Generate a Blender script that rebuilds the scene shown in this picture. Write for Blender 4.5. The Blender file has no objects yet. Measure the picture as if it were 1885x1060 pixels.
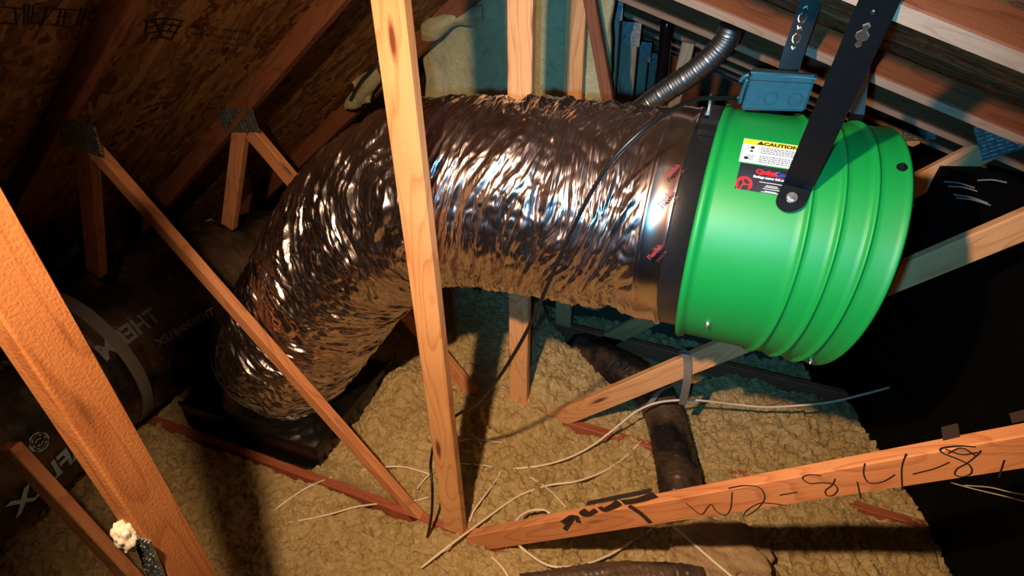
import bpy, bmesh, math, random
import numpy as np
from mathutils import Vector, Matrix
random.seed(7); rng = np.random.RandomState(3)
S = bpy.context.scene; COL = S.collection
# ------------------------------------------------------------ camera
FPX = 1200.0; PITCH = math.radians(35); YAW = math.radians(21.9); CZ = 2.29
cam = bpy.data.cameras.new('camera'); co = bpy.data.objects.new('camera', cam); COL.objects.link(co)
cam.sensor_fit = 'HORIZONTAL'; cam.sensor_width = 36; cam.lens = 36*FPX/1885; cam.clip_start = .02
co.location = (0, 0, CZ); co.rotation_euler = (math.radians(90)-PITCH, 0, YAW)
S.camera = co
# ------------------------------------------------------------ light and exposure
S.view_settings.view_transform = 'Standard'; S.view_settings.look = 'None'
S.view_settings.exposure = 0.0; S.view_settings.gamma = 1; S.view_settings.use_curve_mapping = False
w = bpy.data.worlds.new('world'); S.world = w; w.use_nodes = True
w.node_tree.nodes['Background'].inputs[0].default_value = (.35, .55, .7, 1)
w.node_tree.nodes['Background'].inputs[1].default_value = .002
def lamp(name, typ, loc, col, power, radius, target=None, **k):
    l = bpy.data.lights.new(name, typ); l.color = col; l.energy = power; l.shadow_soft_size = radius
    for a, b in k.items(): setattr(l, a, b)
    o = bpy.data.objects.new(name, l); o.location = loc; COL.objects.link(o)
    if target: o.rotation_euler = (Vector(target)-Vector(loc)).to_track_quat('-Z', 'Y').to_euler()
    return o
lamp('work_light', 'SPOT', (-.50, .06, 2.60), (1, .64, .36), 325, .03, (-.36, 1.6, .95), spot_size=math.radians(99), spot_blend=1)
lamp('head_torch', 'SPOT', (-.06, -.03, 2.24), (.10, .58, 1), 165, .02, (-.16, 1.9, 1.56), spot_size=math.radians(62), spot_blend=1)
# ------------------------------------------------------------ rays from the measured camera
def ray(px, py):
    x = (px-942.5)/FPX; y = (py-530)/FPX
    h = math.cos(PITCH)-y*math.sin(PITCH); d = math.sin(PITCH)+y*math.cos(PITCH)
    return Vector((math.cos(YAW)*x-math.sin(YAW)*h, math.sin(YAW)*x+math.cos(YAW)*h, -d))
O = Vector((0, 0, CZ))
def YP(px, py, v): r = ray(px, py); return O+r*(v/r.y)
def ZP(px, py, v=0.): r = ray(px, py); return O+r*((v-CZ)/r.z)
def DP(px, py, z): return O+ray(px, py)*z            # z = distance along the view axis
def PP(px, py, p0, n):
    r = ray(px, py); n = Vector(n); return O+r*((Vector(p0)-O).dot(n)/r.dot(n))
# ------------------------------------------------------------ noise
def _h(i, j, k, s):
    n = (i.astype(np.int64)*73856093 ^ j.astype(np.int64)*19349663 ^ k.astype(np.int64)*83492791 ^ (s*2654435)) & 0xffffffff
    n = (n ^ (n >> 13))*1274126177 & 0xffffffff
    return (n ^ (n >> 16)) & 0xffffffff
_G = rng.normal(size=(256, 3)); _G /= np.linalg.norm(_G, axis=1)[:, None]
def perlin(x, y, z, s=0):
    x, y, z = np.broadcast_arrays(np.asarray(x, float), y, z)
    xi, yi, zi = np.floor(x), np.floor(y), np.floor(z); xf, yf, zf = x-xi, y-yi, z-zi
    f = lambda t: t*t*t*(t*(t*6-15)+10)
    u, v, ww = f(xf), f(yf), f(zf); r = 0
    for a in (0, 1):
        for b in (0, 1):
            for c in (0, 1):
                g = _G[_h(xi+a, yi+b, zi+c, s) & 255]
                d = g[..., 0]*(xf-a)+g[..., 1]*(yf-b)+g[..., 2]*(zf-c)
                r = r+d*(u if a else 1-u)*(v if b else 1-v)*(ww if c else 1-ww)
    return r*1.5
# ------------------------------------------------------------ objects
def link(name, me, mat=None, parent=None, kind=None):
    o = bpy.data.objects.new(name, me); COL.objects.link(o)
    if mat: me.materials.append(mat)
    if parent:
        o.parent = parent; o.matrix_parent_inverse = wmat(parent).inverted()
    if kind: o['kind'] = kind
    return o
def wmat(o):
    M = o.matrix_basis.copy()
    return wmat(o.parent)@o.matrix_parent_inverse@M if o.parent else M
def mesh(name, V, F, mat=None, parent=None, smooth=False, kind=None, ctr=False):
    me = bpy.data.meshes.new(name)
    V = [tuple(v) for v in V]
    me.from_pydata(V, [], F); me.validate()
    if smooth: me.polygons.foreach_set('use_smooth', [True]*len(me.polygons))
    return link(name, me, mat, parent, kind)
def thing(name, label, cat, loc, group=None):
    o = bpy.data.objects.new(name, None); COL.objects.link(o); o.location = loc; o.empty_display_size = .1; return tag(o, label, cat, group)
def tag(o, label, cat, group=None):
    o['label'] = label; o['category'] = cat
    if group: o['group'] = group
    return o
def put(me_obj_name, V, F, origin, R, mat, parent, smooth=False):
    """mesh with its own local frame: origin + 3x3 R columns; kept under parent by world matrix"""
    me = bpy.data.meshes.new(me_obj_name); me.from_pydata([tuple(v) for v in V], [], F); me.validate()
    if smooth: me.polygons.foreach_set('use_smooth', [True]*len(me.polygons))
    o = link(me_obj_name, me, mat, parent)
    M = R.to_4x4(); M.translation = origin; o.matrix_basis = M
    return o
def frame(d, up):
    x = Vector(d).normalized(); z = (Vector(up)-x*Vector(up).dot(x)).normalized(); y = z.cross(x)
    return Matrix((x, y, z)).transposed()
def boxVF(x0, x1, y0, y1, z0, z1, b=0):
    if not b:
        V = [(x, y, z) for x in (x0, x1) for y in (y0, y1) for z in (z0, z1)]
        return V, [(0, 1, 3, 2), (4, 6, 7, 5), (0, 4, 5, 1), (2, 3, 7, 6), (0, 2, 6, 4), (1, 5, 7, 3)]
    ring = [(y0+b, z0), (y1-b, z0), (y1, z0+b), (y1, z1-b), (y1-b, z1), (y0+b, z1), (y0, z1-b), (y0, z0+b)]
    V = []; 
    for xx, s in ((x0, b), (x0+b, 0), (x1-b, 0), (x1, b)):
        cy, cz = (y0+y1)/2, (z0+z1)/2
        for (y, z) in ring:
            V.append((xx, y-math.copysign(s, y-cy)*.8, z-math.copysign(s, z-cz)*.8))
    F = [tuple(range(7, -1, -1)), tuple(range(24, 32))]
    for k in range(3):
        for i in range(8):
            j = (i+1) % 8; F.append((k*8+i, k*8+j, k*8+8+j, k*8+8+i))
    return V, F
def board(name, A, B, w, t, mat, parent, thick_axis=(0, 1, 0), ext=(0, 0)):
    """A,B = centre line ends; w measured across in plane, t along thick_axis"""
    A, B = Vector(A), Vector(B); d = (B-A).normalized(); A = A-d*ext[0]; B = B+d*ext[1]
    ta = Vector(thick_axis); ta = (ta-d*ta.dot(d)).normalized(); up = d.cross(ta) if abs(d.cross(ta).z) > 0 else ta
    R = Matrix((d, ta, d.cross(ta))).transposed()
    V, F = boxVF(0, (B-A).length, -t/2, t/2, -w/2, w/2, .0035)
    o = put(name, V, F, A, R, mat, parent)
    return o
def merge(parts):
    V = []; F = []
    for v, f in parts:
        n = len(V); V += list(v); F += [tuple(i+n for i in q) for q in f]
    return V, F
def bez(points, n):
    """Catmull-Rom through points, n samples spaced by arc length"""
    P = [Vector(p) for p in points]; P = [P[0]*2-P[1]]+P+[P[-1]*2-P[-2]]; out = []
    for i in range(1, len(P)-2):
        for k in range(40):
            t = k/40; a, b, c, d = P[i-1:i+3]
            out.append(.5*((2*b)+(c-a)*t+(2*a-5*b+4*c-d)*t*t+(3*b-a-3*c+d)*t**3))
    out.append(P[-2]); A = np.array([tuple(v) for v in out])
    L = np.r_[0, np.cumsum(np.linalg.norm(np.diff(A, axis=0), axis=1))]
    s = np.linspace(0, L[-1], n)
    return np.stack([np.interp(s, L, A[:, i]) for i in range(3)], 1), s
def frames(C, up=(0, 0, 1)):
    T = np.gradient(C, axis=0); T /= np.linalg.norm(T, axis=1)[:, None]
    N = np.zeros_like(T); n = np.array(up, float)
    for i in range(len(T)):
        n = n-T[i]*n.dot(T[i]); n /= np.linalg.norm(n); N[i] = n
    return T, N, np.cross(T, N)
def sweep(name, pts, rad, mat, parent=None, n=40, m=10, disp=None, caps=True, up=(0, 0, 1), kind=None):
    C, s = bez(pts, n); T, N, B = frames(C, up)
    th = np.linspace(0, 2*math.pi, m, endpoint=False)
    r = np.full((n, m), rad, float) if np.isscalar(rad) else np.repeat(np.asarray(rad)[:, None], m, 1)
    if disp is not None: r = r+disp(s[:, None], th[None, :], s[-1])
    P = C[:, None]+r[..., None]*(np.cos(th)[None, :, None]*N[:, None]+np.sin(th)[None, :, None]*B[:, None])
    V = P.reshape(-1, 3).tolist(); F = []
    i = np.arange(n-1)[:, None]; j = np.arange(m)[None, :]; j2 = (j+1) % m
    F = np.stack([i*m+j, i*m+j2+0*i, (i+1)*m+j2, (i+1)*m+j], -1).reshape(-1, 4).tolist()
    if caps: F += [list(range(m-1, -1, -1)), list(range((n-1)*m, n*m))]
    o = mesh(name, V, F, mat, parent, smooth=True, kind=kind)
    o.data.flip_normals() if False else None
    return o, (C, s, T, N, B)
def lathe_x(profile, seg=96, cy=0, cz=0, closed=False):
    V = []; F = []; m = len(profile)
    for i in range(seg):
        a = 2*math.pi*i/seg
        for x, r in profile: V.append((x, cy-r*math.cos(a), cz+r*math.sin(a)))
    for i in range(seg):
        j = (i+1) % seg
        for k in range(m-1): F.append((i*m+k, i*m+k+1, j*m+k+1, j*m+k))
    return V, F
def ribbon(name, strokes, nrm, width, mat, parent, off=.0006, widths=None):
    V = []; F = []
    nrm = Vector(nrm).normalized()
    for q, st in enumerate(strokes):
        st = [Vector(p) for p in st]; wd = widths[q] if widths else width
        if len(st) > 2: 
            C, _ = bez(st, len(st)*6); st = [Vector(c) for c in C]
        b = len(V)
        for i, p in enumerate(st):
            d = (st[min(i+1, len(st)-1)]-st[max(i-1, 0)]).normalized(); sd = d.cross(nrm).normalized()*wd/2
            V += [p+sd+nrm*off, p-sd+nrm*off]
        for i in range(len(st)-1): F.append((b+2*i, b+2*i+1, b+2*i+3, b+2*i+2))
    return mesh(name, V, F, mat, parent)
def text_VF(txt, size, bold=0.0, align='LEFT'):
    c = bpy.data.curves.new('t', 'FONT'); c.body = txt; c.size = size; c.offset = bold; c.align_x = align; c.resolution_u = 2
    o = bpy.data.objects.new('t', c); COL.objects.link(o); dg = bpy.context.evaluated_depsgraph_get(); dg.update()
    me = bpy.data.meshes.new_from_object(o.evaluated_get(dg))
    bm = bmesh.new(); bm.from_mesh(me); bmesh.ops.subdivide_edges(bm, edges=[e for e in bm.edges if e.calc_length() > size*.35], cuts=1)
    V = [tuple(v.co) for v in bm.verts]; bm.verts.ensure_lookup_table(); F = [tuple(v.index for v in f.verts) for f in bm.faces]
    bm.free(); bpy.data.objects.remove(o); bpy.data.curves.remove(c); bpy.data.meshes.remove(me)
    return V, F
# ------------------------------------------------------------ materials
def newmat(name):
    m = bpy.data.materials.new(name); m.use_nodes = True; nt = m.node_tree
    return m, nt, nt.nodes['Principled BSDF']
def N(nt, typ, **k):
    n = nt.nodes.new(typ)
    for a, b in k.items():
        if a.startswith('i_'):
            key = a[2:]; key = int(key) if key.isdigit() else key.replace('_', ' ')
            n.inputs[key].default_value = b
        else: setattr(n, a, b)
    return n
def ramp(nt, fac, stops):
    r = nt.nodes.new('ShaderNodeValToRGB'); e = r.color_ramp.elements
    while len(e) < len(stops): e.new(.5)
    for x, (p, c) in zip(e, stops): x.position = p; x.color = (*c, 1) if len(c) == 3 else c
    nt.links.new(fac, r.inputs[0]); return r.outputs[0]
def bump(nt, bs, h, strength, dist):
    b = N(nt, 'ShaderNodeBump'); b.inputs['Strength'].default_value = strength; b.inputs['Distance'].default_value = dist
    nt.links.new(h, b.inputs['Height']); nt.links.new(b.outputs[0], bs.inputs['Normal']); return b
def plain(name, col, rough=.5, metal=0, nscale=0, nstr=.2, coat=0, var=0.12, spec=.5, bd=.002):
    m, nt, b = newmat(name); b.inputs['Roughness'].default_value = rough; b.inputs['Metallic'].default_value = metal
    b.inputs['Coat Weight'].default_value = coat; b.inputs['Specular IOR Level'].default_value = spec
    tc = N(nt, 'ShaderNodeTexCoord'); nz = N(nt, 'ShaderNodeTexNoise', i_Scale=nscale or 12., i_Detail=5.)
    nt.links.new(tc.outputs['Object'], nz.inputs['Vector'])
    c0 = tuple(c*(1-var) for c in col); c1 = tuple(min(1, c*(1+var)) for c in col)
    nt.links.new(ramp(nt, nz.outputs[0], [(.3, c0), (.7, c1)]), b.inputs['Base Color'])
    if nscale: bump(nt, b, nz.outputs[0], nstr, bd)
    return m
def wood(name, light, dark, knot=(.16, .05, .02), rough=.6, fuzz=.25):
    m, nt, b = newmat(name); L = nt.links.new
    tc = N(nt, 'ShaderNodeTexCoord'); oi = N(nt, 'ShaderNodeObjectInfo')
    off = N(nt, 'ShaderNodeVectorMath', operation='SCALE'); off.inputs[0].default_value = (7.3, 1.7, 2.1); L(oi.outputs['Random'], off.inputs['Scale'])
    add = N(nt, 'ShaderNodeVectorMath', operation='ADD'); L(tc.outputs['Object'], add.inputs[0]); L(off.outputs[0], add.inputs[1])
    # cathedral grain: slow wander along the board bends the growth rings
    mp = N(nt, 'ShaderNodeMapping'); mp.inputs['Scale'].default_value = (1.6, 9, 9); L(add.outputs[0], mp.inputs[0])
    n1 = N(nt, 'ShaderNodeTexNoise', i_Scale=1., i_Detail=1.); L(mp.outputs[0], n1.inputs['Vector'])
    mu = N(nt, 'ShaderNodeMath', operation='MULTIPLY'); mu.inputs[1].default_value = 11; L(n1.outputs[0], mu.inputs[0])
    fr = N(nt, 'ShaderNodeMath', operation='FRACT'); L(mu.outputs[0], fr.inputs[0])
    mp2 = N(nt, 'ShaderNodeMapping'); mp2.inputs['Scale'].default_value = (5, 190, 190); L(add.outputs[0], mp2.inputs[0])
    n2 = N(nt, 'ShaderNodeTexNoise', i_Scale=1., i_Detail=4.); L(mp2.outputs[0], n2.inputs['Vector'])
    mp3 = N(nt, 'ShaderNodeMapping'); mp3.inputs['Scale'].default_value = (2.6, 13, 13); L(add.outputs[0], mp3.inputs[0])
    vo = N(nt, 'ShaderNodeTexVoronoi', i_Scale=1.); L(mp3.outputs[0], vo.inputs['Vector'])
    n4 = N(nt, 'ShaderNodeTexNoise', i_Scale=3., i_Detail=3.); L(add.outputs[0], n4.inputs['Vector'])
    g = ramp(nt, fr.outputs[0], [(0, (.95,)*3), (.62, (.8,)*3), (.9, (.42,)*3), (1, (.9,)*3)])
    mix = N(nt, 'ShaderNodeMix', data_type='RGBA'); mix.inputs[0].default_value = .5; L(g, mix.inputs[6]); L(n2.outputs[0], mix.inputs[7])
    base = ramp(nt, mix.outputs[2], [(.35, dark), (.68, light)])
    blot = N(nt, 'ShaderNodeMix', data_type='RGBA', blend_type='MULTIPLY'); blot.inputs[0].default_value = .55
    L(base, blot.inputs[6]); L(ramp(nt, n4.outputs[0], [(.35, (.72, .62, .55)), (.65, (1, 1, 1))]), blot.inputs[7])
    kf = ramp(nt, vo.outputs['Distance'], [(.07, (1, 1, 1)), (.17, (0, 0, 0))])
    km = N(nt, 'ShaderNodeMix', data_type='RGBA'); L(kf, km.inputs[0]); L(blot.outputs[2], km.inputs[6]); km.inputs[7].default_value = (*knot, 1)
    L(km.outputs[2], b.inputs['Base Color']); b.inputs['Roughness'].default_value = rough; b.inputs['Specular IOR Level'].default_value = .3
    n5 = N(nt, 'ShaderNodeTexNoise', i_Scale=160., i_Detail=3.); L(add.outputs[0], n5.inputs['Vector'])
    ad = N(nt, 'ShaderNodeMath', operation='ADD'); L(n5.outputs[0], ad.inputs[0]); L(n2.outputs[0], ad.inputs[1])
    bump(nt, b, ad.outputs[0], fuzz, .002)
    return m
W_post = wood('wood_post', (.76, .42, .20), (.56, .24, .09))
W_red = wood('wood_red', (.72, .33, .16), (.48, .18, .075))
W_rough = wood('wood_rough', (.62, .25, .09), (.42, .14, .042), fuzz=.5, rough=.75)
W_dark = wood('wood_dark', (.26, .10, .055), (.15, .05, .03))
W_pale = wood('wood_pale', (.78, .55, .35), (.6, .38, .2))
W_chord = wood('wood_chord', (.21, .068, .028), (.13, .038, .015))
W_edge = wood('wood_pale_lit_edge', (.44, .31, .23), (.32, .22, .16))  # pale lumber edge, its colour raised to stand in for light on the undersides
W_mid = wood('wood_weathered', (.36, .33, .26), (.22, .21, .17))
W_bot = wood('wood_bottom_chord', (.42, .13, .07), (.28, .08, .045))
M_black = plain('black_plastic', (.006, .006, .007), .38, 0, 30, .1)
M_blackgloss = plain('black_gloss', (.008, .008, .009), .22, 0, 6, .15)
M_steelblack = plain('black_powder_coat', (.008, .009, .011), .3, 0, 90, .05, spec=1.)
M_strapm = plain('black_strap_steel', (.004, .005, .007), .24, 0, 40, .05, spec=.6)
M_green = plain('green_enamel', (.002, .25, .042), .5, 0, 0, 0, coat=.0, var=.03)
M_bolt = plain('zinc_bolt', (.7, .72, .75), .25, 1)
M_hole = plain('slot_rim', (.55, .5, .42), .4, 1)
M_cable = plain('black_cable', (.006, .006, .007), .4)
M_romex = plain('white_cable_jacket', (.78, .70, .58), .5, 0, 0)
M_white = plain('white_print', (.75, .8, .85), .5)
M_ink = plain('black_ink', (.02, .018, .02), .6)
M_smudge = plain('smudged_marker', (.035, .02, .018), .7, 0, 0, 0)
M_yellow = plain('yellow_print', (.95, .62, .03), .4, var=.02)
M_red = plain('red_print', (.75, .02, .03), .4)
M_bluep = plain('blue_print', (.02, .09, .45), .4)
M_lwhite = plain('label_white', (.8, .82, .82), .4, var=.02)
M_ldark = plain('label_charcoal', (.02, .022, .03), .35, var=.4)
M_strap = plain('grey_strap', (.20, .19, .18), .7, 0, 200, .3)
M_print = plain('faded_print', (.26, .29, .30), .55)
M_bprint = plain('pale_blue_print', (.40, .62, .72), .5)
M_foam = plain('spray_foam', (.75, .7, .6), .9, 0, 60, .6)
M_pipe = plain('abs_pipe', (.004, .004, .006), .12)
M_boxp = plain('junction_box_plastic', (.004, .06, .10), .42, 0, 60, .05)
M_board = plain('gypsum_board', (.10, .08, .06), .9)
def mat_gal():
    m, nt, b = newmat('galvanised_steel'); L = nt.links.new
    tc = N(nt, 'ShaderNodeTexCoord'); v = N(nt, 'ShaderNodeTexVoronoi', i_Scale=70.); L(tc.outputs['Object'], v.inputs[0])
    L(ramp(nt, v.outputs['Color'], [(0, (.22, .25, .27)), (1, (.5, .55, .58))]), b.inputs['Base Color'])
    b.inputs['Metallic'].default_value = .85; b.inputs['Roughness'].default_value = .42; return m
M_gal = mat_gal()
def mat_foil(name, col, rough, sc=55, st=.35, coat=0):
    m, nt, b = newmat(name); L = nt.links.new
    tc = N(nt, 'ShaderNodeTexCoord'); mp = N(nt, 'ShaderNodeMapping'); mp.inputs['Scale'].default_value = (1, .16, .16); L(tc.outputs['Object'], mp.inputs[0])
    n = N(nt, 'ShaderNodeTexNoise', i_Scale=sc, i_Detail=6., i_Distortion=.8); L(mp.outputs[0], n.inputs['Vector'])
    n2 = N(nt, 'ShaderNodeTexNoise', i_Scale=9., i_Detail=3.); L(tc.outputs['Object'], n2.inputs['Vector'])
    L(ramp(nt, n2.outputs[0], [(.3, tuple(c*.78 for c in col)), (.7, col)]), b.inputs['Base Color'])
    b.inputs['Metallic'].default_value = 1; b.inputs['Roughness'].default_value = rough; b.inputs['Coat Weight'].default_value = coat; b.inputs['Coat Roughness'].default_value = .07; b.inputs['Coat IOR'].default_value = 1.9
    bump(nt, b, n.outputs[0], st, .004); return m
M_foil = mat_foil('crumpled_foil', (.74, .64, .65), .25, 90, .4, 1.)
M_foils = mat_foil('smooth_foil', (.80, .70, .70), .22, 14, .08, .5)
M_flexal = mat_foil('aluminium_flex', (.33, .37, .42), .38, 120, .1)
def mat_osb():
    m, nt, b = newmat('strand_board'); L = nt.links.new
    tc = N(nt, 'ShaderNodeTexCoord'); cols = []; hs = []
    for i, (rot, sc) in enumerate(((.12, (5, 44, 9)), (-.22, (6, 38, 8)), (.5, (7, 34, 8)))):
        mp = N(nt, 'ShaderNodeMapping'); mp.inputs['Scale'].default_value = sc; mp.inputs['Rotation'].default_value = (0, 0, rot)
        mp.inputs['Location'].default_value = (i*3.3, i, 0); 
        dn = N(nt, 'ShaderNodeTexNoise', i_Scale=7., i_Detail=2.); L(tc.outputs['Object'], dn.inputs['Vector'])
        mx = N(nt, 'ShaderNodeMix', data_type='VECTOR'); mx.inputs[0].default_value = .06; L(tc.outputs['Object'], mx.inputs[4]); L(dn.outputs['Color'], mx.inputs[5])
        L(mx.outputs[1], mp.inputs[0]); v = N(nt, 'ShaderNodeTexVoronoi', i_Scale=1.); L(mp.outputs[0], v.inputs[0])
        cols.append(v.outputs['Color']); hs.append(v.outputs['Distance'])
    sel = N(nt, 'ShaderNodeTexNoise', i_Scale=14.); L(tc.outputs['Object'], sel.inputs['Vector'])
    m1 = N(nt, 'ShaderNodeMix', data_type='RGBA'); L(ramp(nt, sel.outputs[0], [(.47, (0,)*3), (.5, (1,)*3)]), m1.inputs[0]); L(cols[0], m1.inputs[6]); L(cols[1], m1.inputs[7])
    m2 = N(nt, 'ShaderNodeMix', data_type='RGBA'); L(ramp(nt, sel.outputs[0], [(.58, (0,)*3), (.6, (1,)*3)]), m2.inputs[0]); L(m1.outputs[2], m2.inputs[6]); L(cols[2], m2.inputs[7])
    bw = N(nt, 'ShaderNodeRGBToBW'); L(m2.outputs[2], bw.inputs[0])
    L(ramp(nt, bw.outputs[0], [(.12, (.08, .03, .011)), (.4, (.21, .09, .03)), (.65, (.29, .14, .05)), (.95, (.42, .24, .10))]), b.inputs['Base Color'])
    b.inputs['Roughness'].default_value = .6
    bump(nt, b, m2.outputs[2], .5, .004); return m
M_osb = mat_osb()
def mat_fluff(name, c0, c1, c2, sc=26):
    m, nt, b = newmat(name); L = nt.links.new
    tc = N(nt, 'ShaderNodeTexCoord')
    n = N(nt, 'ShaderNodeTexNoise', i_Scale=sc, i_Detail=8., i_Roughness=.65, i_Distortion=1.2); L(tc.outputs['Object'], n.inputs['Vector'])
    n2 = N(nt, 'ShaderNodeTexNoise', i_Scale=3., i_Detail=3.); L(tc.outputs['Object'], n2.inputs['Vector'])
    n3 = N(nt, 'ShaderNodeTexNoise', i_Scale=210., i_Detail=4., i_Distortion=2.); L(tc.outputs['Object'], n3.inputs['Vector'])
    c = ramp(nt, n.outputs[0], [(.28, c0), (.45, c1), (.68, c2)])
    mm = N(nt, 'ShaderNodeMix', data_type='RGBA', blend_type='MULTIPLY'); mm.inputs[0].default_value = .6; L(c, mm.inputs[6])
    L(ramp(nt, n2.outputs[0], [(.35, (.75, .7, .6)), (.65, (1, 1, 1))]), mm.inputs[7])
    L(mm.outputs[2], b.inputs['Base Color']); b.inputs['Roughness'].default_value = .95; b.inputs['Specular IOR Level'].default_value = .1
    ad = N(nt, 'ShaderNodeMath', operation='MULTIPLY_ADD'); ad.inputs[1].default_value = .35; L(n3.outputs[0], ad.inputs[0]); L(n.outputs[0], ad.inputs[2])
    bump(nt, b, ad.outputs[0], 1., .02); return m
M_ins = mat_fluff('blown_insulation', (.40, .27, .11), (.76, .58, .28), (.90, .76, .46))
M_batt = mat_fluff('fibreglass_batt', (.46, .46, .25), (.66, .66, .40), (.78, .77, .50), 9)
M_tan = mat_fluff('tan_batt', (.5, .34, .2), (.68, .48, .3), (.78, .58, .38), 14)
def mat_wrap():
    m, nt, b = newmat('black_vapour_jacket'); L = nt.links.new
    tc = N(nt, 'ShaderNodeTexCoord'); n = N(nt, 'ShaderNodeTexNoise', i_Scale=14., i_Detail=5., i_Distortion=1.5); L(tc.outputs['Object'], n.inputs['Vector'])
    n2 = N(nt, 'ShaderNodeTexNoise', i_Scale=4.5, i_Detail=6.); L(tc.outputs['Object'], n2.inputs['Vector'])
    dust = ramp(nt, n2.outputs[0], [(.42, (.010, .010, .012)), (.62, (.11, .07, .045))])
    L(dust, b.inputs['Base Color']); b.inputs['Roughness'].default_value = .42
    bump(nt, b, n.outputs[0], .5, .008); return m
M_wrap = mat_wrap()
# ------------------------------------------------------------ structure: roof decks, floor, walls
def deckL(X, Y): return 1.77+.85*(X+1.8)-.38*(Y-1.7)
def deckR(X, Y): return 2.17-.30*X-.36*(Y-1.37)
nL = Vector((-.85, .38, 1)).normalized(); nR = Vector((.30, .36, 1)).normalized()
def deck(name, fn, nrm, xs, ys):
    root = bpy.data.objects.new(name, None); COL.objects.link(root); root.location = (xs[0], ys[0], fn(xs[0], ys[0])); root['kind'] = 'structure'
    g = .003
    for i in range(len(xs)-1):
        for j in range(len(ys)-1):
            c = [(xs[i]+g, ys[j]+g), (xs[i+1]-g, ys[j]+g), (xs[i+1]-g, ys[j+1]-g), (xs[i]+g, ys[j+1]-g)]
            lo = [Vector((x, y, fn(x, y))) for x, y in c]; hi = [p+nrm*.012 for p in lo]
            o3 = lo[0]; ex = (lo[1]-lo[0]).normalized(); ey = nrm.cross(ex); R = Matrix((ex, ey, nrm)).transposed()
            Ri = R.inverted(); V = [Ri@(p-o3) for p in lo+hi]
            put('strand_board_panel', V, [(3, 2, 1, 0), (4, 5, 6, 7), (0, 1, 5, 4), (1, 2, 6, 5), (2, 3, 7, 6), (3, 0, 4, 7)], o3, R, M_osb, root)
    return root
cl = deck('ceiling', deckL, nL, [-4.3, -2.9, -1.09], [-.6, .62, 1.86, 3.1, 4.5])
cr = deck('ceiling', deckR, nR, [-1.09, .75, 2.6], [-.6, .66, 2.1, 3.5, 5.6])
# printed marks on the strand board (grade stamp, nailing lines)
def D(px, py): return PP(px, py, (-1.8, 1.7, 1.77), nL)
st = [[(28, 14), (30, 45)], [(46, 8), (44, 44)], [(54, 8), (50, 46)], [(62, 10), (58, 44)], [(88, 12), (76, 48)], [(98, 16), (142, 18)], [(92, 44), (130, 50)], [(0, 12), (42, 16)], [(0, 42), (30, 44)],
      [(112, 18), (106, 44)], [(122, 18), (116, 46)], [(104, 30), (126, 30)], [(150, 14), (140, 50)], [(158, 14), (148, 52)], [(160, 34), (178, 40)], [(160, 24), (180, 20)], [(66, 14), (84, 14)], [(62, 40), (76, 44)]]
ribbon('printed_stamp', [[D(*a), D(*b)] for a, b in st], -nL, .006, M_ink, cl, .0012)
st = [[(268, 40), (300, 34), (338, 38)], [(266, 52), (300, 44), (334, 48)], [(268, 62), (306, 56), (326, 62)], [(276, 72), (300, 68), (316, 74)], [(270, 38), (268, 66)], [(334, 38), (314, 74)], [(284, 36), (300, 70)], [(304, 36), (290, 68)], [(318, 40), (308, 60)]]
ribbon('grade_stamp', [[D(*a) for a in s] for s in st], -nL, .008, M_ink, cl, .0012)
def scribble(x0, y0, x1, y1, n, h, seed):
    r = random.Random(seed); out = []
    for i in range(n):
        t = (i+.2)/n; x = x0+(x1-x0)*t; y = y0+(y1-y0)*t
        if r.random() < .15: continue
        out.append([D(x, y-h/2), D(x+r.uniform(-2, 4), y+h/2)])
        if r.random() < .6: out.append([D(x, y+r.uniform(-h/2, h/2)), D(x+(x1-x0)/n*.8, y+r.uniform(-h/2, h/2))])
    return out
ribbon('printed_text', scribble(345, 48, 450, 58, 22, 6, 1)+scribble(350, 60, 440, 72, 18, 6, 2)+scribble(370, 72, 430, 82, 12, 5, 3)+scribble(455, 62, 545, 72, 18, 6, 4)+scribble(470, 74, 540, 84, 14, 5, 5)+scribble(465, 86, 520, 92, 10, 5, 6), -nL, .0024, M_ink, cl, .0012)
# drywall floor under the insulation
mesh('floor', *boxVF(-4.6, 2.6, -.6, 5.6, -.26, -.24), M_board, kind='structure')
# dark side wall of black sheeting on the right
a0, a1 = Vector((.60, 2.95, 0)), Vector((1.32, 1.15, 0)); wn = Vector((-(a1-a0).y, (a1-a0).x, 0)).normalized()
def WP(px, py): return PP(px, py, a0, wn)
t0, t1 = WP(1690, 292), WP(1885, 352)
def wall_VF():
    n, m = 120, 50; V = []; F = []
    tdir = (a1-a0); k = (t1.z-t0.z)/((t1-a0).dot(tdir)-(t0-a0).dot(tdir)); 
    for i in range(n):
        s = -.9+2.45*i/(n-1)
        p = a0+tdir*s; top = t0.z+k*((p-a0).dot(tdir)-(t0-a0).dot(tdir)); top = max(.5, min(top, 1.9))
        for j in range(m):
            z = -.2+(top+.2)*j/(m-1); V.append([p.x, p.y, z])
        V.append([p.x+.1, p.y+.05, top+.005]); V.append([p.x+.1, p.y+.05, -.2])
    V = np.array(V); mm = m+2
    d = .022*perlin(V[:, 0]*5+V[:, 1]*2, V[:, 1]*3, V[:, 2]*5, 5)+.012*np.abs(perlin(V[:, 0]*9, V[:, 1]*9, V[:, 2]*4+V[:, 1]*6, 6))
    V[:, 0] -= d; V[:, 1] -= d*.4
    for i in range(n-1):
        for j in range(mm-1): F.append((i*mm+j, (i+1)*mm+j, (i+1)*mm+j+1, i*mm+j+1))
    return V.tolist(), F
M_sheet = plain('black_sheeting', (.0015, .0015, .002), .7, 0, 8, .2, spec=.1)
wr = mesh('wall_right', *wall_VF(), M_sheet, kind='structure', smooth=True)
wst = []
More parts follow.
